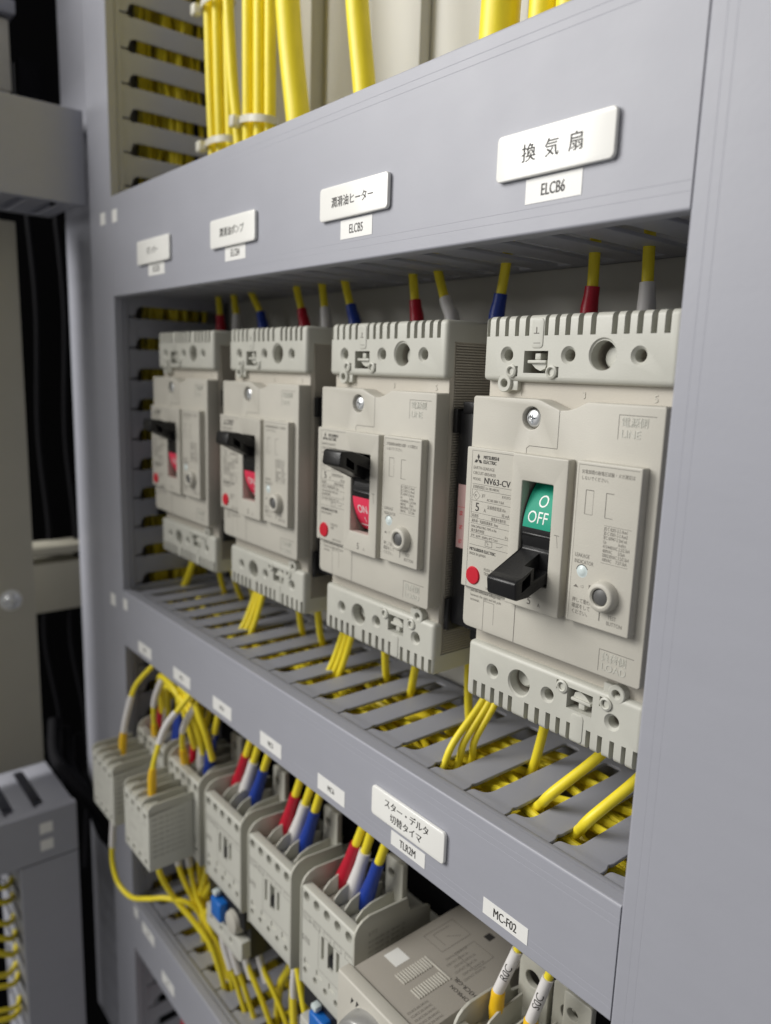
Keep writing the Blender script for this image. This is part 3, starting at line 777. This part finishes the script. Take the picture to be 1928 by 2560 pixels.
# ------------------------------------------------------------------ contactors
def side_poly(ztop=0):
    return [(0, -53), (0, -1.5), (.7, 1.2), (2.2, 3.4), (4.5, 5.0), (8.2, 6), (31, 4.6), (32.2, -2.5), (44, -4.8), (45.5, -6), (46, -16), (47, -30), (70, -34), (70, -59), (8, -59), (8, -55), (1, -53.6)]
def body_poly():
    return [(.4, -.6), (1.0, .2), (5.4, .2), (6, -7), (36, -7), (36, -17), (46, -18), (46.5, -32), (70, -35), (70, -58.5), (8.2, -58.5), (8.2, -54.6), (.4, -52.6)]
def contactor(label, loc, kind=0):
    o = empty('contactor', label, 'contactor', loc, 'row of grey contactors')
    me = MB().prism(body_poly(), 1.3, 42.1, YZ, .3).mesh()
    ct = MB()
    for i in range(5): ct.cyl((5.0 + i * 8.4, -2, -4.0), (5.0 + i * 8.4, 4.8, -4.0), 2.6, n=20)
    for i in range(5): ct.cyl((4.6 + i * 8.5, -2, -44.6), (4.6 + i * 8.5, 5, -44.6), 1.8, n=16)
    for x0, x1, z0, z1 in ((17.6, 20, -29.4, -17), (22.9, 27.4, -30.6, -16.8), (29.6, 32, -28, -17.4)): ct.box(x0, x1, -2, 4, z0, z1)
    for i in range(4): ct.box(3.6 + i * 10.2, 8.2 + i * 10.2, -2, .9, -41, -37.6)
    me = boolean(me, ct.mesh())
    link('housing', me, M['contf'], o, 35)
    for x0 in (0, 42.1):
        MB().prism(side_poly(), x0, x0 + 1.3, YZ, .25).build('side_wall', M['cont'], o)
    for i in range(4):
        x = 8.9 + i * 8.5
        MB().prism([(6.2, -7), (6.4, -4), (8, -.6), (11, 2), (16, 3.6), (29.9, 4), (29.9, -7)], x - .45, x + .45, YZ, .15).build('barrier', M['cont'], o)
    mb = MB()
    for i in range(5): mb.box(1.6 + i * 8.5, 8.0 + i * 8.5, 6.3, 14, -7.4, -5.2, .4)
    mb.build('terminal_block', M['cont'], o)
    ms = MB()
    for i in range(5): ms.lathe([(0, 2.6), (1, 2.6), (1.4, 2), (1.5, 0)], (4.8 + i * 8.5, 21, -6.8), (0, 0, 1), 16)
    ms.build('terminal_screw', M['metal'], o)
    fl = sheet([rrect(28.4, 40.6, -8, 20, 1.2), circ(32.6, 12, 2.4)], 3.2, .4, lambda u, v, w: (u, 29.5 + w, v))
    link('mounting_lug', fl, M['cont'], o)
    for i in range(5): link('access_shade', shared.setdefault('acc%d' % i, MB().lathe([(0, 2.58), (.02, 0)], (5.0 + i * 8.4, 4.75, -4.0)).mesh()), M['inkgrey'], o)  # grey discs paint the shade of deeper screw holes
    MB().box(23.3, 27, .9, 3.8, -30, -24, .5).build('slider', M['black'], o)
    t = TX()
    for i in range(5): t.frame(2.6 + i * 8.4, 8.2 + i * 8.4, -16.2, -13.4, .22)
    t.b('S-T12', 1.8, -28.6, 4.4, .6, w=.1).t('1/L1  3/L2  5/L3  13', 3, -15.6, 1.9, .9)
    t.t('2/T1', 3, -40, 1.6, .9).rule(15.5, -16, 15.5, -36, .2).rule(15.5, -36, 40.5, -36, .2).rule(1.6, -12.6, 41.8, -12.6, .25)
    t.build('lettering', M['inkgrey'], o, .36)
    for s_ in (1,):
        t = TX()
        for i in range(7): t.t('AC-3  200-220V  13A   380-440V  12A', 0, -8 - i * 2.6, 1.7, .8)
        t.t('S-T12', 0, -4.2, 2.6, .8)
        t.build('side_print', M['inkgrey'], o, 0, lambda c: Vector((43.44, 8 + c.x, c.z)))
    return o
cl = ['grey contactor at the far left, behind the first front block', 'grey contactor second from left, behind the nearer front block', 'grey contactor under the tape label MC4',
      'grey contactor under the tape label MC5', 'grey contactor under the tape label MC6, beside the timer']
CX = [-478.5, -428.2, -377.4, -326.6, -275.0]
c0 = contactor(cl[0], (CX[0], 0, -244.2))
for i in range(1, 5): dup(c0, (CX[i], 0, -244.2), cl[i])
dup(c0, (-172, 1.5, -244.2), 'grey contactor under the tape label MC-F02, at the bottom right')

def aux(label, loc):
    o = empty('contact_block', label, 'contact block', loc, 'front contact blocks')
    me = MB().box(0, 38, 0, 28, -42.3, -4.5, .5).mesh()
    ct = MB()
    for i in range(4):
        ct.cyl((5 + i * 9.3, -2, -8.6), (5 + i * 9.3, 4, -8.6), 2.1, n=16)
        ct.cyl((5 + i * 9.3, -2, -38), (5 + i * 9.3, 4, -38), 1.9, n=16)
    link('housing', boolean(me, ct.mesh()), M['contf'], o, 35)
    for i in range(4):
        for z in (-8.6, -38): MB().lathe([(0, 1.95), (.02, 0)], (5 + i * 9.3, 3.9, z)).build('access_shade', M['ink'], o)  # dark discs on shallow hole floors, painted as deep shade
    for i in range(5):
        x = [0, 9.1, 18.4, 27.7, 36.8][i]
        MB().prism([(0, -7), (0, -2.4), (1.4, -.6), (3.4, .2), (28, .2), (28, -5)], x, x + 1.2, YZ, .2).build('barrier', M['cont'], o)
    for i in range(4):
        MB().box(1.5 + i * 9.3, 8.9 + i * 9.3, .4, 9, -5, -2.6, .5).build('terminal', M['cont'], o)
    t = TX()
    for i in range(4): t.t(('53NO', '61NC', '71NC', '83NO')[i], 2 + i * 9.2, -14.5, 2.2, .7).t(('54', '62', '72', '84')[i], 3.4 + i * 9.2, -34, 2.2, .8)
    t.frame(8, 27, -31, -17, .25).t('UT-AX4', 10, -25, 3.2, .8)
    t.build('lettering', M['pgrey'], o, -.05)
    t = TX()
    for i in range(8): t.t('A600  R300  10A  AC-15  DC-13', 0, -10 - i * 3.4, 2.0, .75)
    t.build('side_print', M['inkgrey'], o, 0, lambda c: Vector((38.05, 2 + c.x, c.z)))
    return o
a0 = aux('front contact block at the far left with a looping yellow wire', (-487.2, -28, -251.6))
dup(a0, (-430.2, -28, -251.6), 'front contact block nearer the viewer with a yellow ferrule on top')

# overload relays hanging under two contactors
def relay(label, loc):
    o = empty('overload_relay', label, 'overload relay', loc, 'black overload relays')
    MB().box(0, 43, 6, 60, -34, -1, .8).box(0, 43, 2, 12, -14, -1, .8).build('housing', M['black'], o)
    me = sheet([[(-.8, -21), (42.6, -21), (42.8, -31.5), (40, -34.2), (-.8, -34.2)], circ(6, -27, 1.7), circ(18, -27, 1.7), circ(30, -27, 1.7)], 6, .5, lambda u, v, w: (u, .5 + w, v))
    link('front_strip', me, M['contf'], o)
    MB().box(11.5, 23.5, -3, 5, -19, -7, 1.2, 3).build('reset_button', M['blue'], o)
    MB().box(12, 16.5, -2.2, 2, -6.2, -3.2, .8).build('test_tab', M['led'], o)
    MB().lathe([(-1, 7.2), (2, 7.0), (4.5, 6.2), (5, 5.0), (5, 0)], (31.5, 4, -14)).build('setting_dial', M['plate'], o)
    return o
r0 = relay('black overload relay with blue button, below left of MC5 contactor', (-378.6, 1, -298))
dup(r0, (-275.4, 1, -298), 'black overload relay with blue button at the bottom edge by the timer')

# ------------------------------------------------------------------ timer
tm = empty('timer_relay', 'taupe box shaped timer with knob and white sticker, bottom centre', 'timer', (-225, 0, -251))
MB().box(.8, 44.6, -6, 82, -46, 0, .6).build('housing', M['timer'], tm)
MB().box(-1.6, 46.6, -12.8, -6.3, -48, .9, .9, 3).build('bezel', M['plate'], tm)
MB().lathe([(-1, 16.5), (3, 16.3), (6.4, 15.6), (7.4, 14.8), (7.8, 13.4), (7.8, 0)], (23, -12.8, -20.5), n=48).build('setting_knob', M['alu'], tm)
MB().box(4, 12.2, 8.2, 16.2, .0, .1).build('white_sticker', M['name'], tm)
mb = MB()
for r_, (x0, x1) in enumerate(((15.3, 21.6), (25.4, 31.2))):
    for i in range(12): mb.box(x0, x1, 4.8 + i * 1.4, 5.5 + i * 1.4, -.2, .4, .12, 1)
mb.box(15.2, 31.4, 21.8, 22.5, -.2, .4, .12, 1)
mb.build('vent_ribs', M['plate'], tm)
MB().box(22.6, 26.4, 51.5, 55.5, -.3, .06).build('latch_hole_shade', M['dark'], tm)  # flush dark block, no hole cut; recess shade as colour
t = TX()
def flat(c): return Vector((c.x, c.z, .07))
t.t('OMRON', 44.0, 20.8, 2.7, 1.0, rot=180).t('H3CR-G8L', 44.2, 25.0, 3.0, .9, rot=180)
t.build('lettering', M['ink'], tm, 0, lambda c: Vector((c.x, c.z, .07)))
t = TX()
for i in range(5): t.t('SOURCE 200-240VAC', 43 - i * 2.2, -4, 1.5, .8, rot=90)
for i in range(6): t.t('CONTACT 250VAC 5A', 36 - i * 2.6, 26 + (i % 2) * 2, 1.6, .8, rot=90)
t.frame(6, 18, 30, 48, .2).rule(8, 34, 16, 34, .2).rule(8, 34, 8, 44, .2).rule(12, 38, 16, 44, .2).frame(22, 34, 34, 46, .2)
t.build('small_print', M['inkgrey'], tm, 0, lambda c: Vector((c.x, c.z, .06)))
t = TX(); t.poly([(8, -9), (8.6, -5.6), (10.2, -6.2)]).poly([(11.4, -8.4), (12, -5), (13.6, -5.6)])
t.build('bezel_marks', M['ink'], tm, -12.86)

# ------------------------------------------------------------------ wires of the contactor row
def lw(label, pts, r, group, sl=()): return wire('wire', label, pts, r, group, sl)
cg = 'wires landing on the contactors'
feeds = [(2, 'MC4', [(-361, -207, -374.5, 'red'), (-352.5, -201, -365, 'white'), (-341, -197, -354.2, 'blue')], 20),
         (3, 'MC5', [(-308.5, -0, -320.5, 'red'), (-298.6, 0, -311, 'white'), (-290.5, 0, -301.5, 'blue')], 20),
         (4, 'MC6', [(-254.6, 0, -267.8, 'red'), (-248.8, 0, -258.6, 'white'), (-237.8, 0, -249.4, 'blue')], 20)]
for ci, nm_, ws, yy in feeds:
    for xt, _, xb, cn in ws:
        zt, zm, zb = -186, -225, -247
        d = (xb - xt)
        P = lambda q: (xt + d * q, yy + 3 - 4 * q, -208 + (-40) * q)
        lw('yellow wire with %s sleeve on the contactor under label %s' % (cn, nm_), [(xt - d * .8, yy + 8, -172), (xt - d * .25, yy + 4, -196), P(0), P(.5), P(1)], 2.2, cg,
           [('sleeve', CN[cn], [P(.38), P(.6), P(.85), P(1.02)], (3.0, 3.05, 3.9, 3.8))])
AT = [(-471, 'red'), (-462, 'white'), (-446, 'blue')]
BT = [(-419, 'red'), (-409.5, 'white'), (-399, 'blue')]
for nm_, ws in (('at the far left', AT), ('under label MC3', BT)):
    for xb, cn in ws:
        lw('yellow wire with %s sleeve on the contactor %s' % (cn, nm_), [(xb - 6, 30, -178), (xb + 1, 22, -200), (xb + 5, 16, -216), (xb + 2, 14, -232), (xb, 14, -247)], 2.1, cg,
           [('sleeve', CN[cn], [(xb + 4.6, 15.6, -219), (xb + 2, 14, -232), (xb, 14, -247)], (2.5, 3.0, 3.8))])
for k in range(4):
    xa = [-466, -458, -442, -440][k]; xb = [-414, -404, -394, -397][k]
    z = -198 - (k % 2) * 4
    lw('%s yellow jumper arching between the two far left contactors' % ['first', 'second', 'third', 'fourth'][k],
       [(xa, 13 + k, -232), (xa + 3, 11 + k, -216), (xa + 12, 7 + k, z - 3), ((xa + xb) / 2 + 4, 5 + k, z), (xb - 8, 5 + k, z - 4), (xb - 1, 8 + k, -218), (xb, 12 + k, -236)], 2.1, cg)
lw('blue sleeved yellow wire beside the blue sleeve at the far left', [(-446, 20, -180), (-440, 15, -205), (-439, 14, -225), (-440, 14, -246)], 2.1, cg, [('sleeve', 'sblue', [(-438.6, 14, -217), (-439, 14, -228), (-440, 14, -246)], (2.5, 3.2, 3.8))])
# ferruled control wires
mk = 'control wires with white marker tubes'
def marked(label, pts, i0, i1, end='orange', r=1.6, i2=.82):
    P = spline(pts, 8); n = len(P) - 1
    seg = P[int(n * i0):int(n * i1) + 1]
    o = tag(MB().tube(P, r, 12).build('wire', M['yellow']), label, 'wire', mk)
    MB().tube(seg, 2.1, 12).build('marker_tube', M['swhite'], o)
    if end:
        q = P[int(n * max(i1, i2)):]
        MB().tube(q, [2.2 + .5 * math.sin(math.pi * i / max(1, len(q) - 1)) for i in range(len(q))], 12).build('ferrule', M[end], o)
    return o
marked('control wire with white tube into the far left contact block', [(-446, 8, -182), (-456, 2, -194), (-463, -6, -207), (-466, -10, -222), (-468.5, -13, -240), (-469, -14, -256)], .52, .8)
marked('control wire with white tube into the nearer contact block', [(-398, 10, -184), (-404, 2, -198), (-409, -8, -212), (-410, -13, -224), (-408.5, -18, -238), (-408, -19, -256)], .32, .62)
marked('control wire with white tube behind the far left red sleeve', [(-444, 16, -180), (-450, 8, -199), (-456, 4, -216), (-459, 4, -232), (-460, 6, -248)], .3, .62)
marked('control wire with white tube beside the second red sleeve', [(-398, 16, -180), (-402, 8, -200), (-409, 3, -216), (-413, 3, -230), (-414, 6, -248)], .3, .6)
# the loop under the far left block
P = spline([(-471, -20, -292), (-474, -20, -306), (-477, -20, -322), (-478.5, -20, -338), (-471, -19, -351), (-455, -16, -353.5), (-436, -12, -345), (-420, -4, -339), (-408, 10, -348), (-400, 22, -398)], 8)
o = tag(MB().tube(P, 1.7, 12).build('wire', M['yellow']), 'yellow wire looping down from the far left contact block', 'wire', mk)
MB().tube(P[6:19], 2.15, 12).build('marker_tube', M['swhite'], o)
lo = 'wires dropping into the bottom duct'
lw('long yellow wire slanting right from the nearer contact block', [(-420, -14, -292), (-421, -10, -318), (-418, -2, -338), (-405, 6, -352), (-392, 12, -366), (-385, 18, -398)], 1.8, lo)
for i, (pts, l) in enumerate((([(-428, 2, -292), (-424, 4, -320), (-416, 8, -338), (-404, 12, -352), (-388, 18, -372), (-382, 22, -400)], 'with a white tube, lowest'),
                             ([(-421, 6, -292), (-416, 8, -318), (-410, 10, -338), (-398, 14, -356), (-389, 24, -400)], 'with a white tube, second'))):
    lw('yellow wire %s of the bundle under the nearer block' % l, pts, 1.7, lo, [('marker_tube', 'swhite', [pts[0], tuple((a_ + b_) / 2 for a_, b_ in zip(pts[0], pts[1])), pts[1]], 2.15)])
for i, (pts, l) in enumerate((([(-417, 14, -300), (-413, 14, -330), (-410, 16, -350), (-404, 24, -400)], 'straight yellow wire behind the nearer contact block'),
                             ([(-400, 12, -296), (-400, 12, -312), (-408, 12, -334), (-424, 18, -352), (-432, 26, -400)], 'yellow wire bending left behind the nearer contact block'),
                             ([(-388, 14, -296), (-390, 14, -312), (-402, 13, -330), (-416, 16, -350), (-420, 26, -400)], 'second yellow wire bending left behind the nearer contact block'),
                             ([(-383, 16, -300), (-388, 14, -325), (-402, 13, -346), (-412, 20, -366), (-414, 28, -400)], 'third yellow wire bending left behind the nearer contact block'))):
    lw(l, pts, 2.0, lo)
for i, (x, sx_, l) in enumerate(((-419, -8, 'first'), (-411, -3, 'second'), (-402, 2, 'third'))):
    lw('%s yellow wire hanging behind the nearer contact block' % l, [(x, 14, -296), (x + 1, 18, -318), (x - 2 + sx_ * .4, 24, -345), (x + sx_, 30, -398)], 1.9, lo,
       [('marker_tube', 'swhite', [(x + .6, 16, -306), (x + 1, 18, -318), (x - .4, 21, -330)], 2.2)] if i < 2 else ())
for i, x in enumerate((-394, -386)):
    lw('yellow wire curving left under the third contactor, %s' % ('left' if i == 0 else 'right'), [(x, 20, -300), (x - 1, 22, -330), (x - 14, 26, -352), (x - 22, 30, -400)], 2.0, lo)
for i, (x0, x1, y0, l) in enumerate(((-374, -360, 8, 'leftmost'), (-368, -352, 10, 'second'), (-360, -335, 14, 'third'), (-352, -322, 20, 'fourth'))):
    o = lw('%s wire with white marker tube under the first overload relay' % l, [(x0, y0, -330), (x0 + 3, y0 + 1, -348), (x0 + (x1 - x0) * .6, y0 + 6, -372), (x1, y0 + 12, -402)], 1.6, lo,
           [('marker_tube', 'swhite', [(x0 + 1, y0 + .5, -341), (x0 + 3, y0 + 1, -348), (x0 + 7, y0 + 3, -361)], 2.1), ('ferrule', 'orange', [(x0, y0, -331), (x0 + 1, y0 + .5, -340)], 2.3)])
lw('thick yellow wire curving from behind the first overload relay', [(-330, 34, -325), (-332, 32, -345), (-341, 30, -366), (-350, 34, -402)], 2.4, lo)
lw('thick yellow wire curving below the contactor under label MC5', [(-308, 24, -304), (-306, 22, -322), (-314, 22, -346), (-322, 30, -402)], 2.4, lo)
lw('yellow wire with white tube below the contactor under MC5', [(-296, 12, -300), (-298, 12, -322), (-300, 14, -350), (-302, 20, -402)], 1.8, lo, [('marker_tube', 'swhite', [(-296.6, 12, -308), (-298, 12, -322), (-298.8, 12.6, -331)], 2.2)])
lw('yellow wire slanting right below the contactor under MC5', [(-294, 10, -300), (-288, 10, -318), (-282, 12, -345), (-278, 20, -402)], 1.9, lo)
lw('yellow wire behind the second overload relay', [(-284, 20, -300), (-281, 22, -330), (-284, 24, -360), (-290, 28, -402)], 1.9, lo)
# big red sleeve at the bottom below the bottom duct
lw('yellow wire with large red sleeve below the bottom duct', [(-439, 26, -415), (-443, 24, -436), (-449, 22, -470), (-450, 22, -500)], 3.2, lo, [('sleeve', 'sred', [(-443, 24, -441), (-447, 22, -458), (-452, 22, -500)], (4.6, 7, 8))])
lw('short yellow wire below the bottom duct beside the red sleeve', [(-414, 24, -415), (-414, 24, -445), (-412, 24, -490)], 3.4, lo)

# two marked wires on the right-hand contactor
def tagwire(txt, label, top, mid, bot):
    top, mid, bot = Vector(top), Vector(mid), Vector(bot)
    d = (mid - top).normalized()
    P = [top - d * 14, top, mid, bot]
    o = tag(MB().tube(P, 1.7, 12).build('wire', M['yellow']), label, 'wire', mk)
    MB().tube([top + d * 1.4, mid + d * .6], 2.2, 20).build('marker_tube', M['swhite'], o)
    e = (bot - mid).normalized(); L = (bot - mid).length
    MB().tube([mid, mid + e * .8, mid + e * 3, mid + e * L * .55, mid + e * L * .8, bot], [2.3, 2.75, 2.75, 3.0, 2.5, 2.2], 14).build('ferrule', M['orange'], o)
    front = Vector((0.35, -1, 0.25)); front = (front - d * front.dot(d)).normalized(); sd = (-d).cross(front)
    t = TX(); t.t(txt, 0, -1.6, 4.6, 1.0, 'CENTER')
    c0_ = top + d * ((mid - top).length * .52)
    t.build('lettering', M['ink'], o, 0, lambda c: c0_ - d * c.x + (front * math.cos(c.z / 2.25) - sd * math.sin(c.z / 2.25)) * 2.26)
tagwire('R0C', 'yellow wire with white tube printed R0C', (-157.5, 20, -210), (-165, 19, -233.4), (-166, 19, -249))
tagwire('S0C', 'yellow wire with white tube printed S0C', (-143.0, 20, -211.5), (-148.8, 19, -234), (-149.6, 19, -249))
ml = sheet([rrect(-169, -154, -262, -226, 2), circ(-162, -236, 3.6)], 3, .4, lambda u, v, w: (u, 36 + w, v))
lg_ = tag(link('terminal_lug', ml, M['cont']), 'grey plastic lug with oval hole behind the R0C wire', 'terminal', 'grey plastic lugs beside the marked wires')
ml = sheet([rrect(-152, -136, -262, -228, 2), circ(-144.5, -239, 3.6)], 3, .4, lambda u, v, w: (u, 36 + w, v))
tag(link('terminal_lug', ml, M['cont']), 'grey plastic lug with oval hole behind the S0C wire', 'terminal', 'grey plastic lugs beside the marked wires')

# ------------------------------------------------------------------ side panel at the left
tag(MB().box(-606, -530 - 5, 6, 34, -560, 420, 1.5).build('frame_post', M['duct']), 'grey cabinet post behind the tall vertical duct', 'post')
pp = tag(MB().box(-604, -600, -330, -29.5, -314, 96, .8).build('side_plate', M['olive']), 'cream side plate with a bolt at the far left', 'panel')
bo = boolean(MB().lathe([(-2, 0), (-2, 6.5), (0, 8), (1.2, 8), (1.3, 6.4), (4.2, 6.1), (5.8, 4.6), (6.6, 2.4), (6.8, 0)], (-600, -47, -177), (1, 0, 0), 24).mesh(), MB().box(-596.5, -590, -51.5, -42.5, -177.9, -176.1).box(-596.6, -590, -47.9, -46.1, -181.5, -172.5).mesh())
bo = tag(link('bolt', bo, M['metal']), 'zinc bolt head on the cream side plate', 'bolt')
tag(MB().box(-668, -640, -60, 40, -204, -163, 1).build('cross_bar', M['olive']), 'cream horizontal bar in the dark left gap', 'bar')
tag(MB().box(-668, -640, -60, 40, -156, -149, 1).build('rail', M['olive']), 'thin cream rail above the horizontal bar in the gap', 'rail')
tag(MB().box(-640, -620, -300, -22, 186.5, 233, 1).build('junction_box', M['plate']), 'beige box standing on the side duct at upper left', 'box')
tag(MB().box(-640, -616, -300, -18, 236, 245, 1).box(-640, -620, -300, -20.5, 245, 330, 1).build('bracket', M['duct']), 'grey bracket above the beige box at upper left', 'bracket')
tag(MB().box(-640, -626, -16, 2, 150, 212, 1).build('dark_device', M['rubber']), 'dark device in the upper left opening', 'device')
for i in range(5):
    x = -690 + i * 9; y0 = -40 + (i * 19) % 70
    tag(MB().tube(spline([(x, y0, 120), (x + 3, y0 + 3, 40), (x - 2, y0 + 1, -60), (x + 4, y0 + 4, -150), (x - 2, y0 - 2, -235), (x + 6, y0 + 6, -330), (x + 4, y0, -460)], 8), 2.6, 10).build('black_cable', M['rubber']),
        'black cable hanging in the dark gap behind the side plate', 'cable', 'black cables in the left gap')
for i, (dy, l) in enumerate(((0, 'upper'), (10, 'middle'), (20, 'lower'))):
    tag(MB().tube(spline([(-640, -10 + dy, -300 - dy), (-610, -18 + dy, -318 - dy), (-580, -12 + dy * .6, -330 - dy), (-560, 4, -352 - dy), (-550, 20, -390)], 8), 5, 12).build('grey_cable', M['rubber']), '%s dark sheathed cable beside the lower left duct' % l, 'cable', 'dark sheathed cables at lower left')
for i in range(9):
    z = -384 - i * 14 + random.uniform(-5, 5); k_ = random.uniform(-6, 6); h_ = random.uniform(4, 20)
    tag(MB().tube(spline([(-596, -150, z + 2), (-566, -114 + k_, z + h_ * .7), (-560, -88 + k_, z + h_ * .5), (-566, -70 + k_ * .5, z - 6), (-588, -60, z - 16)], 8), random.uniform(1.7, 2.4), 10).build('wire', M['yellow']),
        'yellow wire looping into the vertical duct at lower left, %s from the top' % ['first', 'second', 'third', 'fourth', 'fifth', 'sixth', 'seventh', 'eighth', 'ninth'][i], 'wire', 'yellow loops at lower left')
